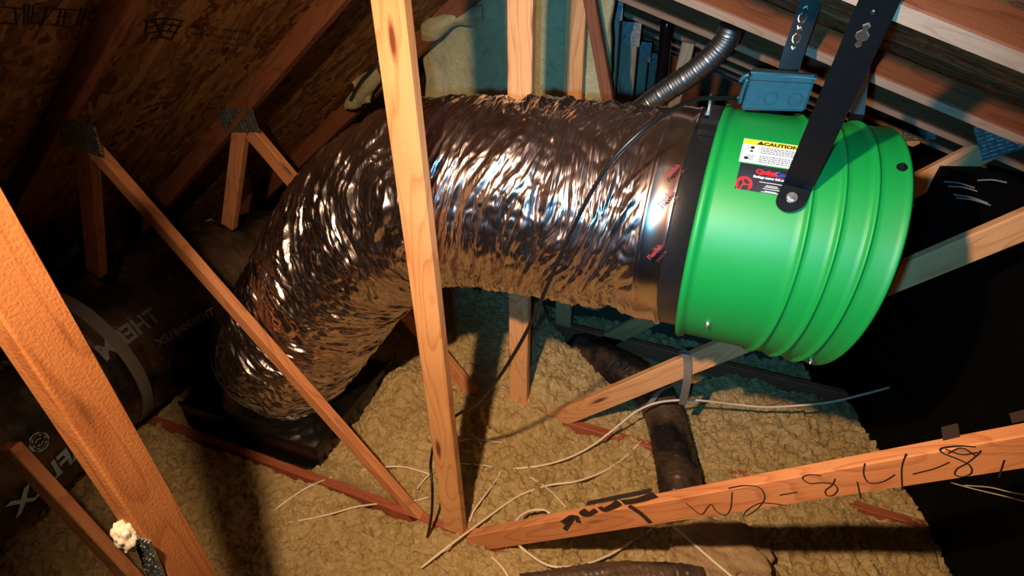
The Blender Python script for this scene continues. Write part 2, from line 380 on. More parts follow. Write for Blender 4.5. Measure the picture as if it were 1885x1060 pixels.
for (x0, y0, x1, y1) in ((1752, 334, 1810, 346), (1760, 343, 1815, 352), (1770, 358, 1835, 374), (1775, 364, 1840, 378), (1815, 332, 1870, 336)):
    wst.append([WP(x0, y0), WP((x0+x1)/2, (y0+y1)/2-3), WP(x1, y1)])
ribbon('faded_lettering', wst, wn*(-1 if wn.x > 0 else 1), .005, M_print, wr, .03)
ribbon('pale_tag', [[WP(1698, 376), WP(1684, 393)]], wn*(-1 if wn.x > 0 else 1), .012, M_bprint, wr, .03)
# far gable wall behind the end trusses
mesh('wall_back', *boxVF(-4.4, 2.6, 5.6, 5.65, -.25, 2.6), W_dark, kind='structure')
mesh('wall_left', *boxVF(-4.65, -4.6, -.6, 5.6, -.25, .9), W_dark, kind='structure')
# ------------------------------------------------------------ blown insulation
def insul_h(X, Y):
    h = .03*perlin(X*1.6, Y*1.6, 0, 11)+.028*perlin(X*4, Y*4, 1, 12)
    wx = X+.03*perlin(X*9, Y*9, 5, 17)+.012*perlin(X*30, Y*30, 5, 18); wy = Y+.03*perlin(X*9, Y*9, 15, 17)+.012*perlin(X*30, Y*30, 15, 18)
    h = h+.034*(.35-np.abs(perlin(wx*9, wy*9, 2, 13)))*1.6+.026*(.3-np.abs(perlin(wx*21, wy*21, 3, 14)))*1.6+.016*(.3-np.abs(perlin(wx*44, wy*44, 4, 15)))*1.5+.009*(.3-np.abs(perlin(X*90, Y*90, 4, 16)))
    g = lambda cx, cy, s, a: a*np.exp(-((X-cx)**2+(Y-cy)**2)/s**2)
    h = h+g(-.75, 2.3, .28, .10)+g(-1.1, 2.55, .3, .10)+g(-.35, 2.55, .22, .06)+g(-1.1, 1.75, .25, .05)+g(.3, 2.25, .3, .04)+g(-1.36, 2.0, .13, .13)+g(-1.40, 1.72, .07, .06)
    # joint trenches where the bottom chords show
    for cy, xa, xb in ((1.385, -2.15, -.98), (1.385, -.72, -.60), (2.09, -.66, -.38), (2.80, .18, .40), (1.385, .42, .56)):
        k = np.exp(-((Y-cy-.0)/.034)**4)*(1/(1+np.exp(-(X-xa)*60)))*(1/(1+np.exp((X-xb)*60)))
        h = h*(1-k)-.05*k
    # pit round the ceiling box
    kx = (1/(1+np.exp(-(X+2.25)*50)))*(1/(1+np.exp((X+1.52)*50))); ky = (1/(1+np.exp(-(Y-1.41)*60)))*(1/(1+np.exp((Y-2.07)*60)))
    h = h*(1-kx*ky)-.06*kx*ky
    # drop away at far and right side
    edge = (X-a0.x)*(a1.y-a0.y)-(Y-a0.y)*(a1.x-a0.x); edge = edge/(a1-a0).length   # <0 towards the room
    far = np.interp(X, [-1.0, -.72, -.15, .15], [3.02, 2.66, 2.60, 2.82])+.05*perlin(X*6, Y*0, 7, 3)
    h = h-.22/(1+np.exp(-(Y-far)*28))
    return h
nx, ny = 960, 600
gx, gy = np.meshgrid(np.linspace(-2.9, 1.35, nx), np.linspace(.35, 3.2, ny), indexing='ij')
hz = insul_h(gx, gy); jx = .006*perlin(gx*40, gy*40, 9, 21); jy = .006*perlin(gx*40, gy*40, 12, 22)
V = np.stack([gx+jx, gy+jy, hz], -1).reshape(-1, 3).tolist()
i = np.arange(nx-1)[:, None]; j = np.arange(ny-1)[None]
F = np.stack([i*ny+j, (i+1)*ny+j, (i+1)*ny+j+1, i*ny+j+1], -1).reshape(-1, 4)
ed = ((gx-a0.x)*(a1.y-a0.y)-(gy-a0.y)*(a1.x-a0.x))/(a1-a0).length; ed = ed*(1 if ((-1-a0.x)*(a1.y-a0.y)-(1-a0.y)*(a1.x-a0.x)) < 0 else -1)
F = F[ed[:-1, :-1].reshape(-1) < -.0].tolist()
used = np.unique(np.array(F)); rem = np.full(len(V), -1); rem[used] = np.arange(len(used)); V = np.array(V)[used].tolist(); F = rem[np.array(F)].tolist()
ins = mesh('blown_insulation', V, F, M_ins, smooth=True, kind='stuff')
tag(ins, 'lumpy yellow loose fill insulation covering the attic floor', 'insulation')
def IH(x, y): return float(insul_h(np.array([x]), np.array([y]))[0])
# ------------------------------------------------------------ gusset plates
def plate(A, B, w, nrm, parent, rows=9, th=.003, name='gusset_plate'):
    A, B = Vector(A), Vector(B); R = frame(B-A, nrm); L = (B-A).length; r = random.Random(int(L*1e4))
    parts = [boxVF(0, L, -w/2, w/2, 0, .0015)]
    for k in range(rows):
        y = -w/2+w*(k+.5)/rows; x = 0
        n = max(3, int(L/.022))
        for q in range(n):
            parts.append(boxVF(L*(q+.08)/n, L*(q+.86)/n, y-w/rows*.26, y+w/rows*.26, .001, th+r.uniform(0, .003)))
    V, F = merge(parts)
    return put(name, V, F, A, R, M_gal, parent)
fy = (0, -1, 0)
# ------------------------------------------------------------ trusses
Y1, Y2, Y3, Y4, Y5, Y6 = 1.366, 2.071, 2.78, 3.48, 4.2, 4.9
h2 = Vector((0, .019, 0))
def leftchord(Yk, parent, mat, x0=-3.6, x1=-1.12, w=.089):
    f = lambda X: Vector((X, Yk+.019, deckL(X, Yk)-(w/2+.004)*math.hypot(1, .85)))
    return board('top_chord', f(x0), f(x1), w, .038, mat, parent, thick_axis=(0, 1, -.38))
def rightchord(Yk, parent, mat, x0=-1.08, x1=2.3, w=.089, lift=0):
    f = lambda X: Vector((X, Yk+.045, deckR(X, Yk)-.115+.022))
    o = board('top_chord', f(x0)+Vector((0, 0, lift)), f(x1)+Vector((0, 0, lift)), w, .038 if not lift else .044, mat, parent, thick_axis=(0, .55, -.83))
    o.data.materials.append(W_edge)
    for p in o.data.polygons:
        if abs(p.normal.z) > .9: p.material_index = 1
    return o
def bottomchord(Yk, parent, x0=-3.9, x1=2.2, z=-.035, mat=None):
    return board('bottom_chord', (x0, Yk+.019, z), (x1, Yk+.019, z), .089, .038, mat or W_bot, parent)
# T1
T1 = thing('roof_truss', 'nearest roof truss with tall pale post crossing in front of the silver duct', 'truss', (-.8, Y1+.019, 0), 'timber roof trusses')
bottomchord(Y1, T1, z=-.03)
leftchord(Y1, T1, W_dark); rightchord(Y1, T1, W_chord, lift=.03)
b = YP(835, 985, Y1)+h2; t = YP(711, 0, Y1)+h2
board('vertical_post', b, t, .089, .038, W_post, T1, ext=(.0, .30))
board('diagonal_web', YP(160, 272, Y1)+h2, YP(790, 985, Y1)+h2, .05, .038, W_red, T1, ext=(.02, 0))
wA = YP(862, 1003, Y1); wB = YP(1885, 833, 1.22); 
wd = (wB-wA).normalized(); wthick = Vector((0, 1, 0)); wthick = (wthick-wd*wthick.dot(wd)).normalized()
W2 = board('diagonal_web', wA+wthick*.019, wB+wthick*.019, .089, .038, W_red, T1, ext=(-.01, .7))
W2['label'] = 'rising salmon brace with pencilled figures on its face'
board('left_web', YP(152, 285, Y1)+h2, YP(170, 488, Y1)+h2, .07, .038, W_dark, T1, ext=(.02, .05))
plate(YP(110, 235, Y1)-Vector((0, .003, 0)), YP(185, 262, Y1)-Vector((0, .003, 0)), .11, fy, T1)
plate(YP(815, 984, Y1)-Vector((0, .004, 0)), YP(880, 1010, Y1)-Vector((0, .004, 0)), .055, fy, T1, rows=5)
wn2 = -wthick
def WF(px, py): return PP(px, py, wA, wthick)
hand = [[(1262, 925), (1290, 946), (1302, 934), (1310, 928), (1318, 940), (1335, 948), (1345, 935), (1348, 905)],
        [(1340, 898), (1370, 893), (1398, 897), (1408, 915), (1398, 932), (1382, 945), (1370, 949), (1376, 938), (1398, 926), (1420, 926), (1448, 930)],
        [(1435, 911), (1468, 905)],
        [(1512, 875), (1490, 873), (1477, 879), (1490, 889), (1512, 888), (1533, 890), (1542, 900), (1534, 911), (1522, 911), (1520, 902), (1532, 892), (1538, 880)],
        [(1578, 886), (1585, 918)], [(1592, 852), (1590, 872), (1600, 888), (1625, 886), (1648, 873)], [(1668, 834), (1660, 862), (1661, 902)],
        [(1680, 872), (1720, 862), (1748, 850)],
        [(1796, 822), (1765, 820), (1733, 824), (1735, 833), (1762, 844), (1785, 856), (1788, 870), (1772, 877), (1758, 873), (1762, 862), (1780, 852), (1800, 836), (1806, 828)],
        [(1740, 826), (1770, 836), (1800, 832)], [(1745, 834), (1770, 824), (1796, 838)],
        [(1849, 846), (1838, 879)]]
ribbon('pencilled_figures', [[WF(*p) for p in s] for s in hand], wn2, .0036, M_ink, W2, .0008)
mk = [[(1035, 962), (1055, 950), (1040, 975)], [(1060, 948), (1066, 962)], [(1080, 938), (1070, 945), (1082, 947), (1098, 938)], [(1104, 932), (1112, 938), (1130, 930), (1138, 922)], [(1158, 930), (1180, 945), (1198, 962)], [(1145, 923), (1175, 919), (1205, 908)]]
ribbon('marker_letters', [[WF(*p) for p in s] for s in mk], wn2, .0, M_smudge, W2, .001, widths=[.018, .02, .018, .02, .019, .016])
topn = wd.cross(wthick); topn = topn if topn.z > 0 else -topn
def WT(px, py): return PP(px, py, wA+topn*.0445, topn)
for P_, w_ in (([(1748, 783), (1752, 808)], .034), ([(1874, 757), (1880, 776)], .032), ([(1080, 927), (1130, 917), (1200, 903)], .02)): ribbon('marker_patch', [[WT(*q) for q in P_]], topn, w_, M_smudge, W2, .001)
# T2
T2 = thing('roof_truss', 'second roof truss with its post and webs behind the silver duct', 'truss', (-.8, Y2+.019, 0), 'timber roof trusses')
bottomchord(Y2, T2, z=-.015)
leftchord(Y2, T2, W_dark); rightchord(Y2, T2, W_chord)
board('vertical_post', YP(953, 772, Y2)+h2, YP(956.5, 0, Y2)+h2, .089, .038, W_post, T2, ext=(.02, .12))
board('diagonal_web', YP(472, 262, Y2)+h2, YP(902, 768, Y2)+h2, .07, .038, W_red, T2, ext=(.05, .03))
board('diagonal_web', YP(995, 787, Y2)+h2, YP(1885, 419, Y2)+h2, .089, .038, W_post, T2, ext=(.0, .6))
board('left_web', YP(436, 262, Y2)+h2, YP(418, 410, Y2)+h2, .07, .038, W_red, T2, ext=(.07, .03))
plate(YP(408, 222, Y2)-Vector((0, .003, 0)), YP(472, 220, Y2)-Vector((0, .003, 0)), .105, fy, T2, rows=11)
# T3
T3 = thing('roof_truss', 'third roof truss whose post stands against the green batts', 'truss', (-.8, Y3+.019, 0), 'timber roof trusses')
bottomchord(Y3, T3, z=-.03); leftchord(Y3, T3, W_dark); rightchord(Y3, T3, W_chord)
board('vertical_post', YP(1035, 600, Y3)+h2, YP(1060, 0, Y3)+h2, .089, .038, W_post, T3, ext=(0, .12))
board('diagonal_web', YP(1082, -10, Y3-.05)+h2, YP(1118, 190, Y3-.05)+h2, .05, .038, W_dark, T3, ext=(0, .5))
board('diagonal_web', YP(1078, 648, Y3)+h2, YP(1850, 262, Y3)+h2, .089, .038, W_post, T3, ext=(.1, .05))
plate(YP(1800, 265, Y3)-Vector((0, .003, 0)), YP(1880, 240, Y3)-Vector((0, .003, 0)), .14, fy, T3)
# T4.. farther trusses: stub posts with plates, chords stepping down
far = [(Y4, 'fourth roof truss, its plated post just right of the green batts', (1122, 10), (1120, 200), W_mid, .07, (1690, 243)),
       (Y5, 'fifth roof truss, its plated post beside the black vent pipe', (1157, 62), (1152, 200), W_mid, .07, None),
       (Y6, 'sixth roof truss, dim and mostly behind the small flexible pipe', (1181, 95), (1175, 200), W_mid, .06, None),
       (5.5, 'farthest roof truss, a dim post and chord in the dark', (1197, 113), (1192, 200), W_mid, .06, None)]
for k, (yk, lab, a, bb, mt, ww, pl) in enumerate(far):
    T = thing('roof_truss', lab, 'truss', (-.8, yk+.019, 0), 'timber roof trusses')
    yp = (3.13, 3.55, 4.15, 4.7)[k]                      # each post hangs from the step-down girder line
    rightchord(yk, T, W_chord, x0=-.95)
    A = YP(*a, yp); B = YP(*bb, yp)
    pb = Vector((B.x, yp+.019, -.1)); board('vertical_post', pb, Vector((A.x, yp+.019, A.z)), .1 if k < 2 else .085, .038, mt, T)
    hw = .065 if k < 2 else .06
    plate(Vector((A.x-hw, yp-.004, A.z)), Vector((A.x+hw, yp-.004, A.z)), .12, fy, T, rows=6)
    if pl:
        P = YP(*pl, yk); plate(P-Vector((.07, .003, 0)), P+Vector((.07, -.003, .03)), .11, fy, T)
        board('diagonal_web', Vector((-.6, yk+.019, 0)), P+Vector((0, .019, -.02)), .089, .038, W_pale, T, ext=(0, -.0))
board_T5 = None
# extra chord seen between the far trusses (web leaning in the dark)
# ------------------------------------------------------------ near brace T0 at the left edge
br = thing('near_post', 'large rough orange timber post crossing the lower left corner', 'timber', (-.90, .46, -.05))
cA, cB = Vector((-.861, .373, 1.78)), Vector((-.881, .414, 1.13)); dN = (cB-cA).normalized()
Wn = Vector((-.170, .983, .065)); Wn = (Wn-dN*Wn.dot(dN)).normalized(); Tn = dN.cross(Wn); Tn = Tn if Tn.x < 0 else -Tn
ofs = Wn*.0445+Tn*.019
board('timber', cA+ofs, cB+ofs, .089, .038, W_rough, br, thick_axis=Tn, ext=(.46, 1.18))
def NF(px, py): return PP(px, py, cA, Wn)
plate(NF(262, 985)-Wn*.004, NF(300, 1075)-Wn*.004, .04, -Wn, br, rows=6)
# foam blob beside the plate
bm = bmesh.new(); bmesh.ops.create_icosphere(bm, subdivisions=4, radius=1)
for v in bm.verts:
    n = float(perlin(v.co.x*2.2, v.co.y*2.2, v.co.z*2.2, 4))+.5*float(perlin(v.co.x*6, v.co.y*6, v.co.z*6, 5)); v.co *= 1+.45*n
    v.co = Vector((v.co.x*.017, v.co.y*.018, v.co.z*.034))+NF(240, 978)-Wn*.01
me = bpy.data.meshes.new('foam_blob'); bm.to_mesh(me); bm.free(); me.polygons.foreach_set('use_smooth', [True]*len(me.polygons)); link('foam_blob', me, M_foam, br)
C0 = [NF(112, 790), NF(170, 872), NF(222, 958)]
ribbon('pale_paper_edge', [C0], -Wn, .012, M_foam, br, -.02)
lb = thing('floor_brace', 'short orange timber sloping from under the black duct, bottom left', 'timber', YP(230, 1060, .66))
board('timber', YP(105, 935, .66)+h2, YP(222, 1060, .66)+h2, .089, .038, W_red, lb, ext=(.25, .45))
# ------------------------------------------------------------ green fibreglass batts behind truss 3
def batt(label, x0, x1, z0, z1, y, thick, seed, cut=None, name='insulation_batt', mat=None, group='fibreglass batts on the far wall'):
    n, m = 60, 70; V = []; F = []
    xs = np.linspace(x0, x1, n); zs = np.linspace(0, 1, m); 
    for sgn in (0, 1):
        for a in xs:
            top = min(z1, float(min(deckL(a, y+thick), deckR(a, y+thick)))-.01)
            e = .03*float(perlin(a*7, seed, 0, seed))
            for q in zs:
                z = z0+(top+e*.5-z0)*q; V.append((a, y+thick*sgn, z))
    V = np.array(V)
    bulge = .035*perlin(V[:, 0]*4, V[:, 1]*0+seed, V[:, 2]*2.5, seed)+.012*perlin(V[:, 0]*16, V[:, 1]*0, V[:, 2]*6, seed+1)
    V[:, 1] += bulge*.8; V[:, 0] += .012*perlin(V[:, 0]*2, V[:, 1]*0, V[:, 2]*9, seed+2)
    for s in range(2):
        for a in range(n-1):
            for q in range(m-1):
                k = s*n*m+a*m+q; f = (k, k+m, k+m+1, k+1); F.append(f if s == 0 else f[::-1])
    for a in range(n-1):
        k = a*m+m-1; F.append((k, k+m, k+m+n*m, k+n*m))
    for q in range(m-1):
        k = q; F.append((k, k+1, k+1+n*m, k+n*m)); k = (n-1)*m+q; F.append((k, k+n*m, k+1+n*m, k+1))
    o = mesh(name, V.tolist(), F, mat or M_batt, smooth=True)
    return tag(o, label, 'insulation', group)
batt('broad yellow green batt between the tall pale post and second truss post', -1.62, -1.06, .78, 2.2, 2.86, .12, 31)
batt('narrow green batt directly right of the second truss post', -1.05, -.86, .78, 2.2, 2.85, .10, 33)
batt('green batt strip behind the third truss post', -.85, -.70, .78, 2.2, 2.86, .10, 35)
tag(board('plywood_panel', (-2.0, 2.9, .35), (-.98, 2.9, .35), .8, .018, W_chord, None), 'brown board standing behind the insulation under the straight silver duct', 'board')
# torn facing flap at the top of the broad batt
n, m = 50, 16; V = []; F = []
for a in range(n):
    u = a/(n-1)
    for q in range(m):
        v = q/(m-1); P = YP(778+u*110, 40-u*28+v*(34-16*u+7*math.sin(u*9)), 2.80-.03*math.sin(v*3.1)-.015*math.sin(u*7)); V.append(P)
for a in range(n-1):
    for q in range(m-1): F.append((a*m+q, a*m+m+q, a*m+m+q+1, a*m+q+1))
fl = mesh('torn_batt_flap', V, F, M_batt, smooth=True); md = fl.modifiers.new('s', 'SOLIDIFY'); md.thickness = .012
tag(fl, 'torn flap of batt curling forward at the top beside the tall pale post', 'insulation')
V = []; F = []; n = 20
for a in range(n):
    u = a/(n-1)
    for q in range(12):
        v = q/11; P = YP(646+u*44+8*math.sin(v*5), 150-u*26+v*(50+u*15), 2.7+.02*math.sin(u*6+v*4)); V.append(P)
for a in range(n-1):
    for q in range(11): F.append((a*12+q, a*12+12+q, a*12+13+q, a*12+q+1))
fl = mesh('insulation_scrap', V, F, M_batt, smooth=True); md = fl.modifiers.new('s', 'SOLIDIFY'); md.thickness = .02
tag(fl, 'ragged pale batt scrap just above the silver elbow, left of the tall post', 'insulation')
# ------------------------------------------------------------ big foil duct
YC = 1.737
pathF = [(-.22, YC, 1.362), (-.45, YC, 1.35), (-.72, YC, 1.335), (-.98, YC, 1.29), (-1.19, YC, 1.155), (-1.37, YC, .97), (-1.53, YC, .74), (-1.69, YC, .51), (-1.84, YC, .28)]
RD = .316
fd = thing('foil_duct', 'large crumpled silver foil duct bending down to the black ceiling box', 'duct', (-1.2, YC, 1.2))
def foil_disp(s, th, L):
    c, sn = np.cos(th), np.sin(th)
    front = -sn if True else sn
    warp = .05*perlin(s*5, c*1.5, sn*1.5, 41)
    u = s+.13*c+warp
    bend = np.clip((s-.55)/.25, 0, 1)
    u2 = u+.10*bend*sn
    a = np.abs(perlin(u2/.066, c*.95+7, sn*.95, 42)); bb = np.abs(perlin(u2/.024, c*1.7, sn*1.7+3, 43)); cc = np.abs(perlin(u2/.012, c*3.5, sn*3.5, 44))
    tri = lambda v: 1-4*np.abs(v-np.floor(v)-.5)
    wv = 1.1*perlin(s*4, c*.9, sn*.9, 51)+.35*perlin(s*13, c*1.3, sn*1.3, 52)
    fold = tri(u2/.075+wv)*(.25+1.2*np.abs(perlin(s*9, c*1.3, sn*1.3, 53)))
    fold2 = tri(u2/.030+1.2*wv)*(.1+np.abs(perlin(s*22, c*1.6, sn*1.6, 55))*1.7)
    fold3 = tri(u2/.013+1.6*wv)*(.05+np.abs(perlin(s*35, c*2.2, sn*2.2, 58))*1.8)
    low = perlin(s*3.2, c*1.3, sn*1.3, 45)
    dd = np.abs(perlin(s/.06+3, c*5, sn*5, 46))
    amp = np.clip(s/.05, .2, 1)*np.clip((L-s)/.04, .25, 1)
    r = .0070*fold+.0042*fold2+.0016*fold3-.011*(.36-a)-.006*(.34-bb)-.0015*(.34-cc)+.010*low-.002*(.3-dd)-.004
    amp = np.clip(s/.05, .2, 1)*np.clip((L-s)/.04, .25, 1)
    fold3 = tri(u2/.015+1.7*wv+.9*perlin(s*60, c*6, sn*6, 57))*(.15+np.abs(perlin(s*30, c*5, sn*5, 58))*1.6)
    r = .0080*fold+.0046*fold2+.0018*fold3-.003*(.34-bb)*1.2+.010*low-.007*(.3-dd)-.004
    pinch = -.03*np.exp(-((s-.10)/.022)**2)*np.clip(-c, 0, 1)**2-.012*np.exp(-((s-.30)/.014)**2)
    return r*amp*(1+.35*bend)+pinch-.004
o, fr = sweep('duct_sleeve', pathF, RD, M_foil, fd, n=1050, m=400, disp=foil_disp, caps=False)
# smooth end sleeve and red print
V, F = lathe_x([(-.236, .309), (-.23, .316), (-.225, .312), (-.2, .313), (-.175, .312), (-.168, .316), (-.160, .314), (-.158, .300)], 120, YC, 1.365)
V = np.array(V); V[:, 1:] += (V[:, 1:]-np.array([YC, 1.365]))*(.010*perlin(V[:, 0]*14, V[:, 1]*9, V[:, 2]*9, 3))[:, None]
es = mesh('smooth_end_sleeve', V.tolist(), F, M_foils, fd, smooth=True)
def on_cyl(X, arc, R): a = arc/R; return Vector((X, 1.72-R*math.cos(a), 1.373+R*math.sin(a)))
def cyl_arc(px, py, R, cy=1.72, cz=1.373):
    r = ray(px, py); a = r.y**2+r.z**2; b = -2*(cy*r.y+(cz-CZ)*r.z); c = cy**2+(cz-CZ)**2-R*R
    t = (-b-math.sqrt(max(0, b*b-4*a*c)))/(2*a); p = O+r*t
    return p.x, math.atan2(p.z-cz, cy-p.y)*R
def cyltext(name, txt, size, X, arc, R, rot, mat, parent, bold=0, sx=1, align='LEFT'):
    V, F = text_VF(txt, size, bold, align); c, s = math.cos(rot), math.sin(rot)
    P = [on_cyl(X+(x*sx*c-y*s), arc+(x*sx*s+y*c), R) for x, y, z in V]
    return mesh(name, P, F, mat, parent)
def cylstroke(V, F, pts, wd, R):
    b = len(V); pts = [Vector(p) for p in pts]
    for i, p in enumerate(pts):
        d = (pts[min(i+1, len(pts)-1)]-pts[max(i-1, 0)]).normalized(); s = Vector((-d.y, d.x))*wd/2
        for q in (p+s, p-s): V.append(on_cyl(q.x, q.y, R))
    for i in range(len(pts)-1): F.append((b+2*i, b+2*i+1, b+2*i+3, b+2*i+2))
M_redink = plain('red_foil_print', (.22, .02, .025), .5)
for (px, py) in ((1268, 330), (1240, 480), (1262, 380)):
    X, ar = cyl_arc(px, py, .32); X = max(-.222, min(X, -.19)); 
    cyltext('red_print', 'Flexfab', .017, X-.002, ar-.01, .3215, 1.05, M_redink, fd, .0006)
    cyltext('red_print', 'R 8 UL 181', .008, X+.018, ar-.01, .3215, 1.05, M_redink, fd)
# metal ring at the bottom of the elbow and black collar into the box
# ------------------------------------------------------------ black ceiling box
cb = thing('vent_box', 'black metal box in the floor under the silver duct elbow', 'vent box', (-1.85, 1.75, 0))
V, F = boxVF(-2.24, -1.48, 1.435, 2.045, -.2, .12, .006); mesh('box_body', V, F, M_blackgloss, cb)
V, F = boxVF(-2.24, -1.475, 1.43, 1.44, .105, .135, .003); V2, F2 = boxVF(-1.485, -1.472, 1.43, 2.05, .10, .14, .003)
mesh('rim_flange', *merge([(V, F), (V2, F2)]), M_black, cb)
o, _ = sweep('collar', [(-1.83, YC, .31), (-1.86, YC, .22), (-1.87, YC, .125)], [.302, .30, .30, .30, .305, .33], M_blackgloss, cb, n=6, m=64, caps=False)
o, _ = sweep('seam_ring', [(-1.826, YC, .318), (-1.835, YC, .296)], [.311, .317, .317, .311], M_gal, fd, n=4, m=72, caps=False)
# folded lug at the box's far corner
P = ZP(655, 722, .20)
# ------------------------------------------------------------ fan
FR = .32; FC = (1.72, 1.373)
fan = thing('inline_fan', 'green cylindrical attic fan hung on black straps at the right', 'fan', (.1, FC[0], FC[1]))
V, F = lathe_x([(-.166, .300), (-.160, .303), (-.10, .303), (-.095, .318)], 128, *FC); mesh('inlet_collar', V, F, M_steelblack, fan, smooth=True)
prof = [(-.105, .312), (-.108, .322), (-.104, .330), (-.096, .331), (-.088, .327), (-.083, .320), (-.074, .320), (-.045, .320), (-.015, .320), (.015, .320), (.04, .320)]
def rib(x, h=.009, ww=.0065):
    return [(x-ww*2.6, FR), (x-ww*1.3, FR), (x-ww*.8, FR+h*.25), (x-ww*.4, FR+h*.8), (x, FR+h), (x+ww*.4, FR+h*.8), (x+ww*.8, FR+h*.25), (x+ww*1.3, FR), (x+ww*2.6, FR)]
prof += rib(.074)+rib(.138)+rib(.198)
prof += [(.245, FR), (.252, FR+.001), (.258, FR+.004), (.263, FR+.002), (.264, FR-.006), (.256, FR-.012), (.245, FR-.014), (-.09, FR-.014)]
def shear(V):
    o = []
    for x, y, z in V:
        t = min(1, max(0, (x+.02)/.10)); t = t*t*(3-2*t)
        o.append((x+t*(.19*(FC[0]-y)+(.08+.07*min(1, max(0, (x-.1)/.15)))*(z-FC[1])), y, z))
    return o
V, F = lathe_x(prof, 160, *FC); mesh('housing', shear(V), F, M_green, fan, smooth=True)
V, F = lathe_x([(.262, .322), (.267, .318), (.264, .306), (.244, .304)], 96, *FC); mesh('rubber_edge', shear(V), F, M_black, fan, smooth=True)
# motor hub and guard inside the mouth
parts = []
V, F = lathe_x([(.22, .001), (.22, .02), (.215, .09), (.14, .095), (.06, .09)], 32, *FC); mesh('motor_hub', V, F, M_steelblack, fan, smooth=True)
for k in range(6):
    a = k*math.pi/3; R = Matrix.Rotation(a, 3, 'X'); v, f = boxVF(-.004, .004, .05, .30, -.03, .03, .002)
    v = [R@(Matrix.Rotation(.5, 3, 'Y')@Vector(q)) for q in v]; V = [(q.x+.14, q.y+FC[0], q.z+FC[1]) for q in v]
    mesh('fan_blade', V, f, M_black, fan)
# labels on the housing
RL = FR+.0012
def curved_rect(c, name, mat, R=RL, n=16, rad=0, parent=None):
    """c = 4 (X,arc) corners tl,tr,br,bl"""
    V = []; F = []
    tl, tr, brr, bl = [Vector(q) for q in c]
    for i in range(n+1):
        for j in range(n+1):
            u, v = i/n, j/n; p = (tl*(1-u)+tr*u)*(1-v)+(bl*(1-u)+brr*u)*v; V.append(on_cyl(p.x, p.y, R))
    for i in range(n):
        for j in range(n): F.append((i*(n+1)+j, i*(n+1)+j+1, (i+1)*(n+1)+j+1, (i+1)*(n+1)+j))
    return mesh(name, V, F, mat, parent or fan)
tl = Vector(cyl_arc(1368, 254, RL)); bl = Vector(cyl_arc(1362, 297, RL)); bl2 = Vector(cyl_arc(1356, 347, RL)); tr_ = Vector(cyl_arc(1472, 260, RL))
LX0, LX1 = (tl.x+bl.x)/2, tr_.x+.016
a_t, a_m, a_b = tl.y, bl.y, bl2.y; LX0b = bl2.x*.5+LX0*.5
lbl = curved_rect([(LX0, a_t), (LX1, a_t), (LX1, a_m), (LX0, a_m)], 'caution_label', M_lwhite); lbl['label'] = 'white and yellow caution sticker'
hh = (a_t-a_m)
curved_rect([(LX0+.001, a_t-.001), (LX1-.001, a_t-.001), (LX1-.001, a_t-hh*.24), (LX0+.001, a_t-hh*.24)], 'yellow_header', M_yellow, RL+.0006, parent=lbl)
W_ = LX1-LX0
cyltext('caution_text', 'CAUTION', hh*.20, LX0+W_*.335, a_t-hh*.205, RL+.0012, 0, M_ink, lbl, .0007, sx=1.16)
V = []; F = []
tx, ty, s_ = LX0+W_*.285, a_t-hh*.205, hh*.17
for q in ((tx-s_*.7, ty), (tx+s_*.7, ty), (tx, ty+s_)): V.append(on_cyl(*q, RL+.0012))
F.append((0, 1, 2)); mesh('warning_triangle', V, F, M_ink, lbl)
V = []; F = []
cylstroke(V, F, [(LX0+W_*.28, a_t-hh*.27), (LX0+W_*.28, a_m+hh*.04)], .0007, RL+.001)
r_ = random.Random(4)
for k in range(9):
    if k == 4: continue
    y = a_t-hh*(.32+.072*k); x = LX0+W_*.31
    while x < LX1-W_*.08:
        l = W_*r_.uniform(.02, .06); cylstroke(V, F, [(x, y), (min(x+l, LX1-W_*.05), y)], hh*.028, RL+.001); x += l+W_*.012
def blob(V, F, cx, cy, rx, ry, R=RL+.001, n=14):
    b = len(V); V.append(on_cyl(cx, cy, R))
    for i in range(n): a = 2*math.pi*i/n; V.append(on_cyl(cx+rx*math.cos(a), cy+ry*math.sin(a), R))
    for i in range(n): F.append((b, b+1+i, b+1+(i+1) % n))
blob(V, F, LX0+W_*.17, a_t-hh*.37, W_*.035, hh*.065); blob(V, F, LX0+W_*.165, a_t-hh*.52, W_*.028, hh*.04)
cylstroke(V, F, [(LX0+W_*.08, a_t-hh*.33), (LX0+W_*.12, a_t-hh*.40), (LX0+W_*.07, a_t-hh*.47)], .0012, RL+.001)
blob(V, F, LX0+W_*.10, a_t-hh*.82, W_*.035, hh*.06)
for i in range(4): cylstroke(V, F, [(LX0+W_*(.10+.03*i), a_t-hh*.88), (LX0+W_*(.14+.03*i), a_t-hh*.66)], .001, RL+.001)
cylstroke(V, F, [(LX0+W_*.07, a_t-hh*.70), (LX0+W_*.2, a_t-hh*.92)], .001, RL+.001)
mesh('small_print', V, F, M_ink, lbl)
lb2 = curved_rect([(LX0b, a_m-.003), (LX1, a_m-.003), (LX1, a_b), (LX0b, a_b)], 'maker_label', M_ldark); lb2['label'] = 'dark sticker with red fan logo'
h3 = a_m-.003-a_b; y0 = a_m-.003
cyltext('logo_text', 'Quiet', h3*.24, LX0b+W_*.27, y0-h3*.31, RL+.0012, 0, M_red, lb2, .0009, sx=1.25)
cyltext('logo_text', 'Cool', h3*.22, LX0b+W_*.56, y0-h3*.31, RL+.0012, 0, M_bluep, lb2, .0006, sx=1.25)
cyltext('slogan_text', 'Savings never felt so cool', h3*.115, LX0b+W_*.25, y0-h3*.48, RL+.0012, 0, M_lwhite, lb2, .0005, sx=1.1)
V = []; F = []
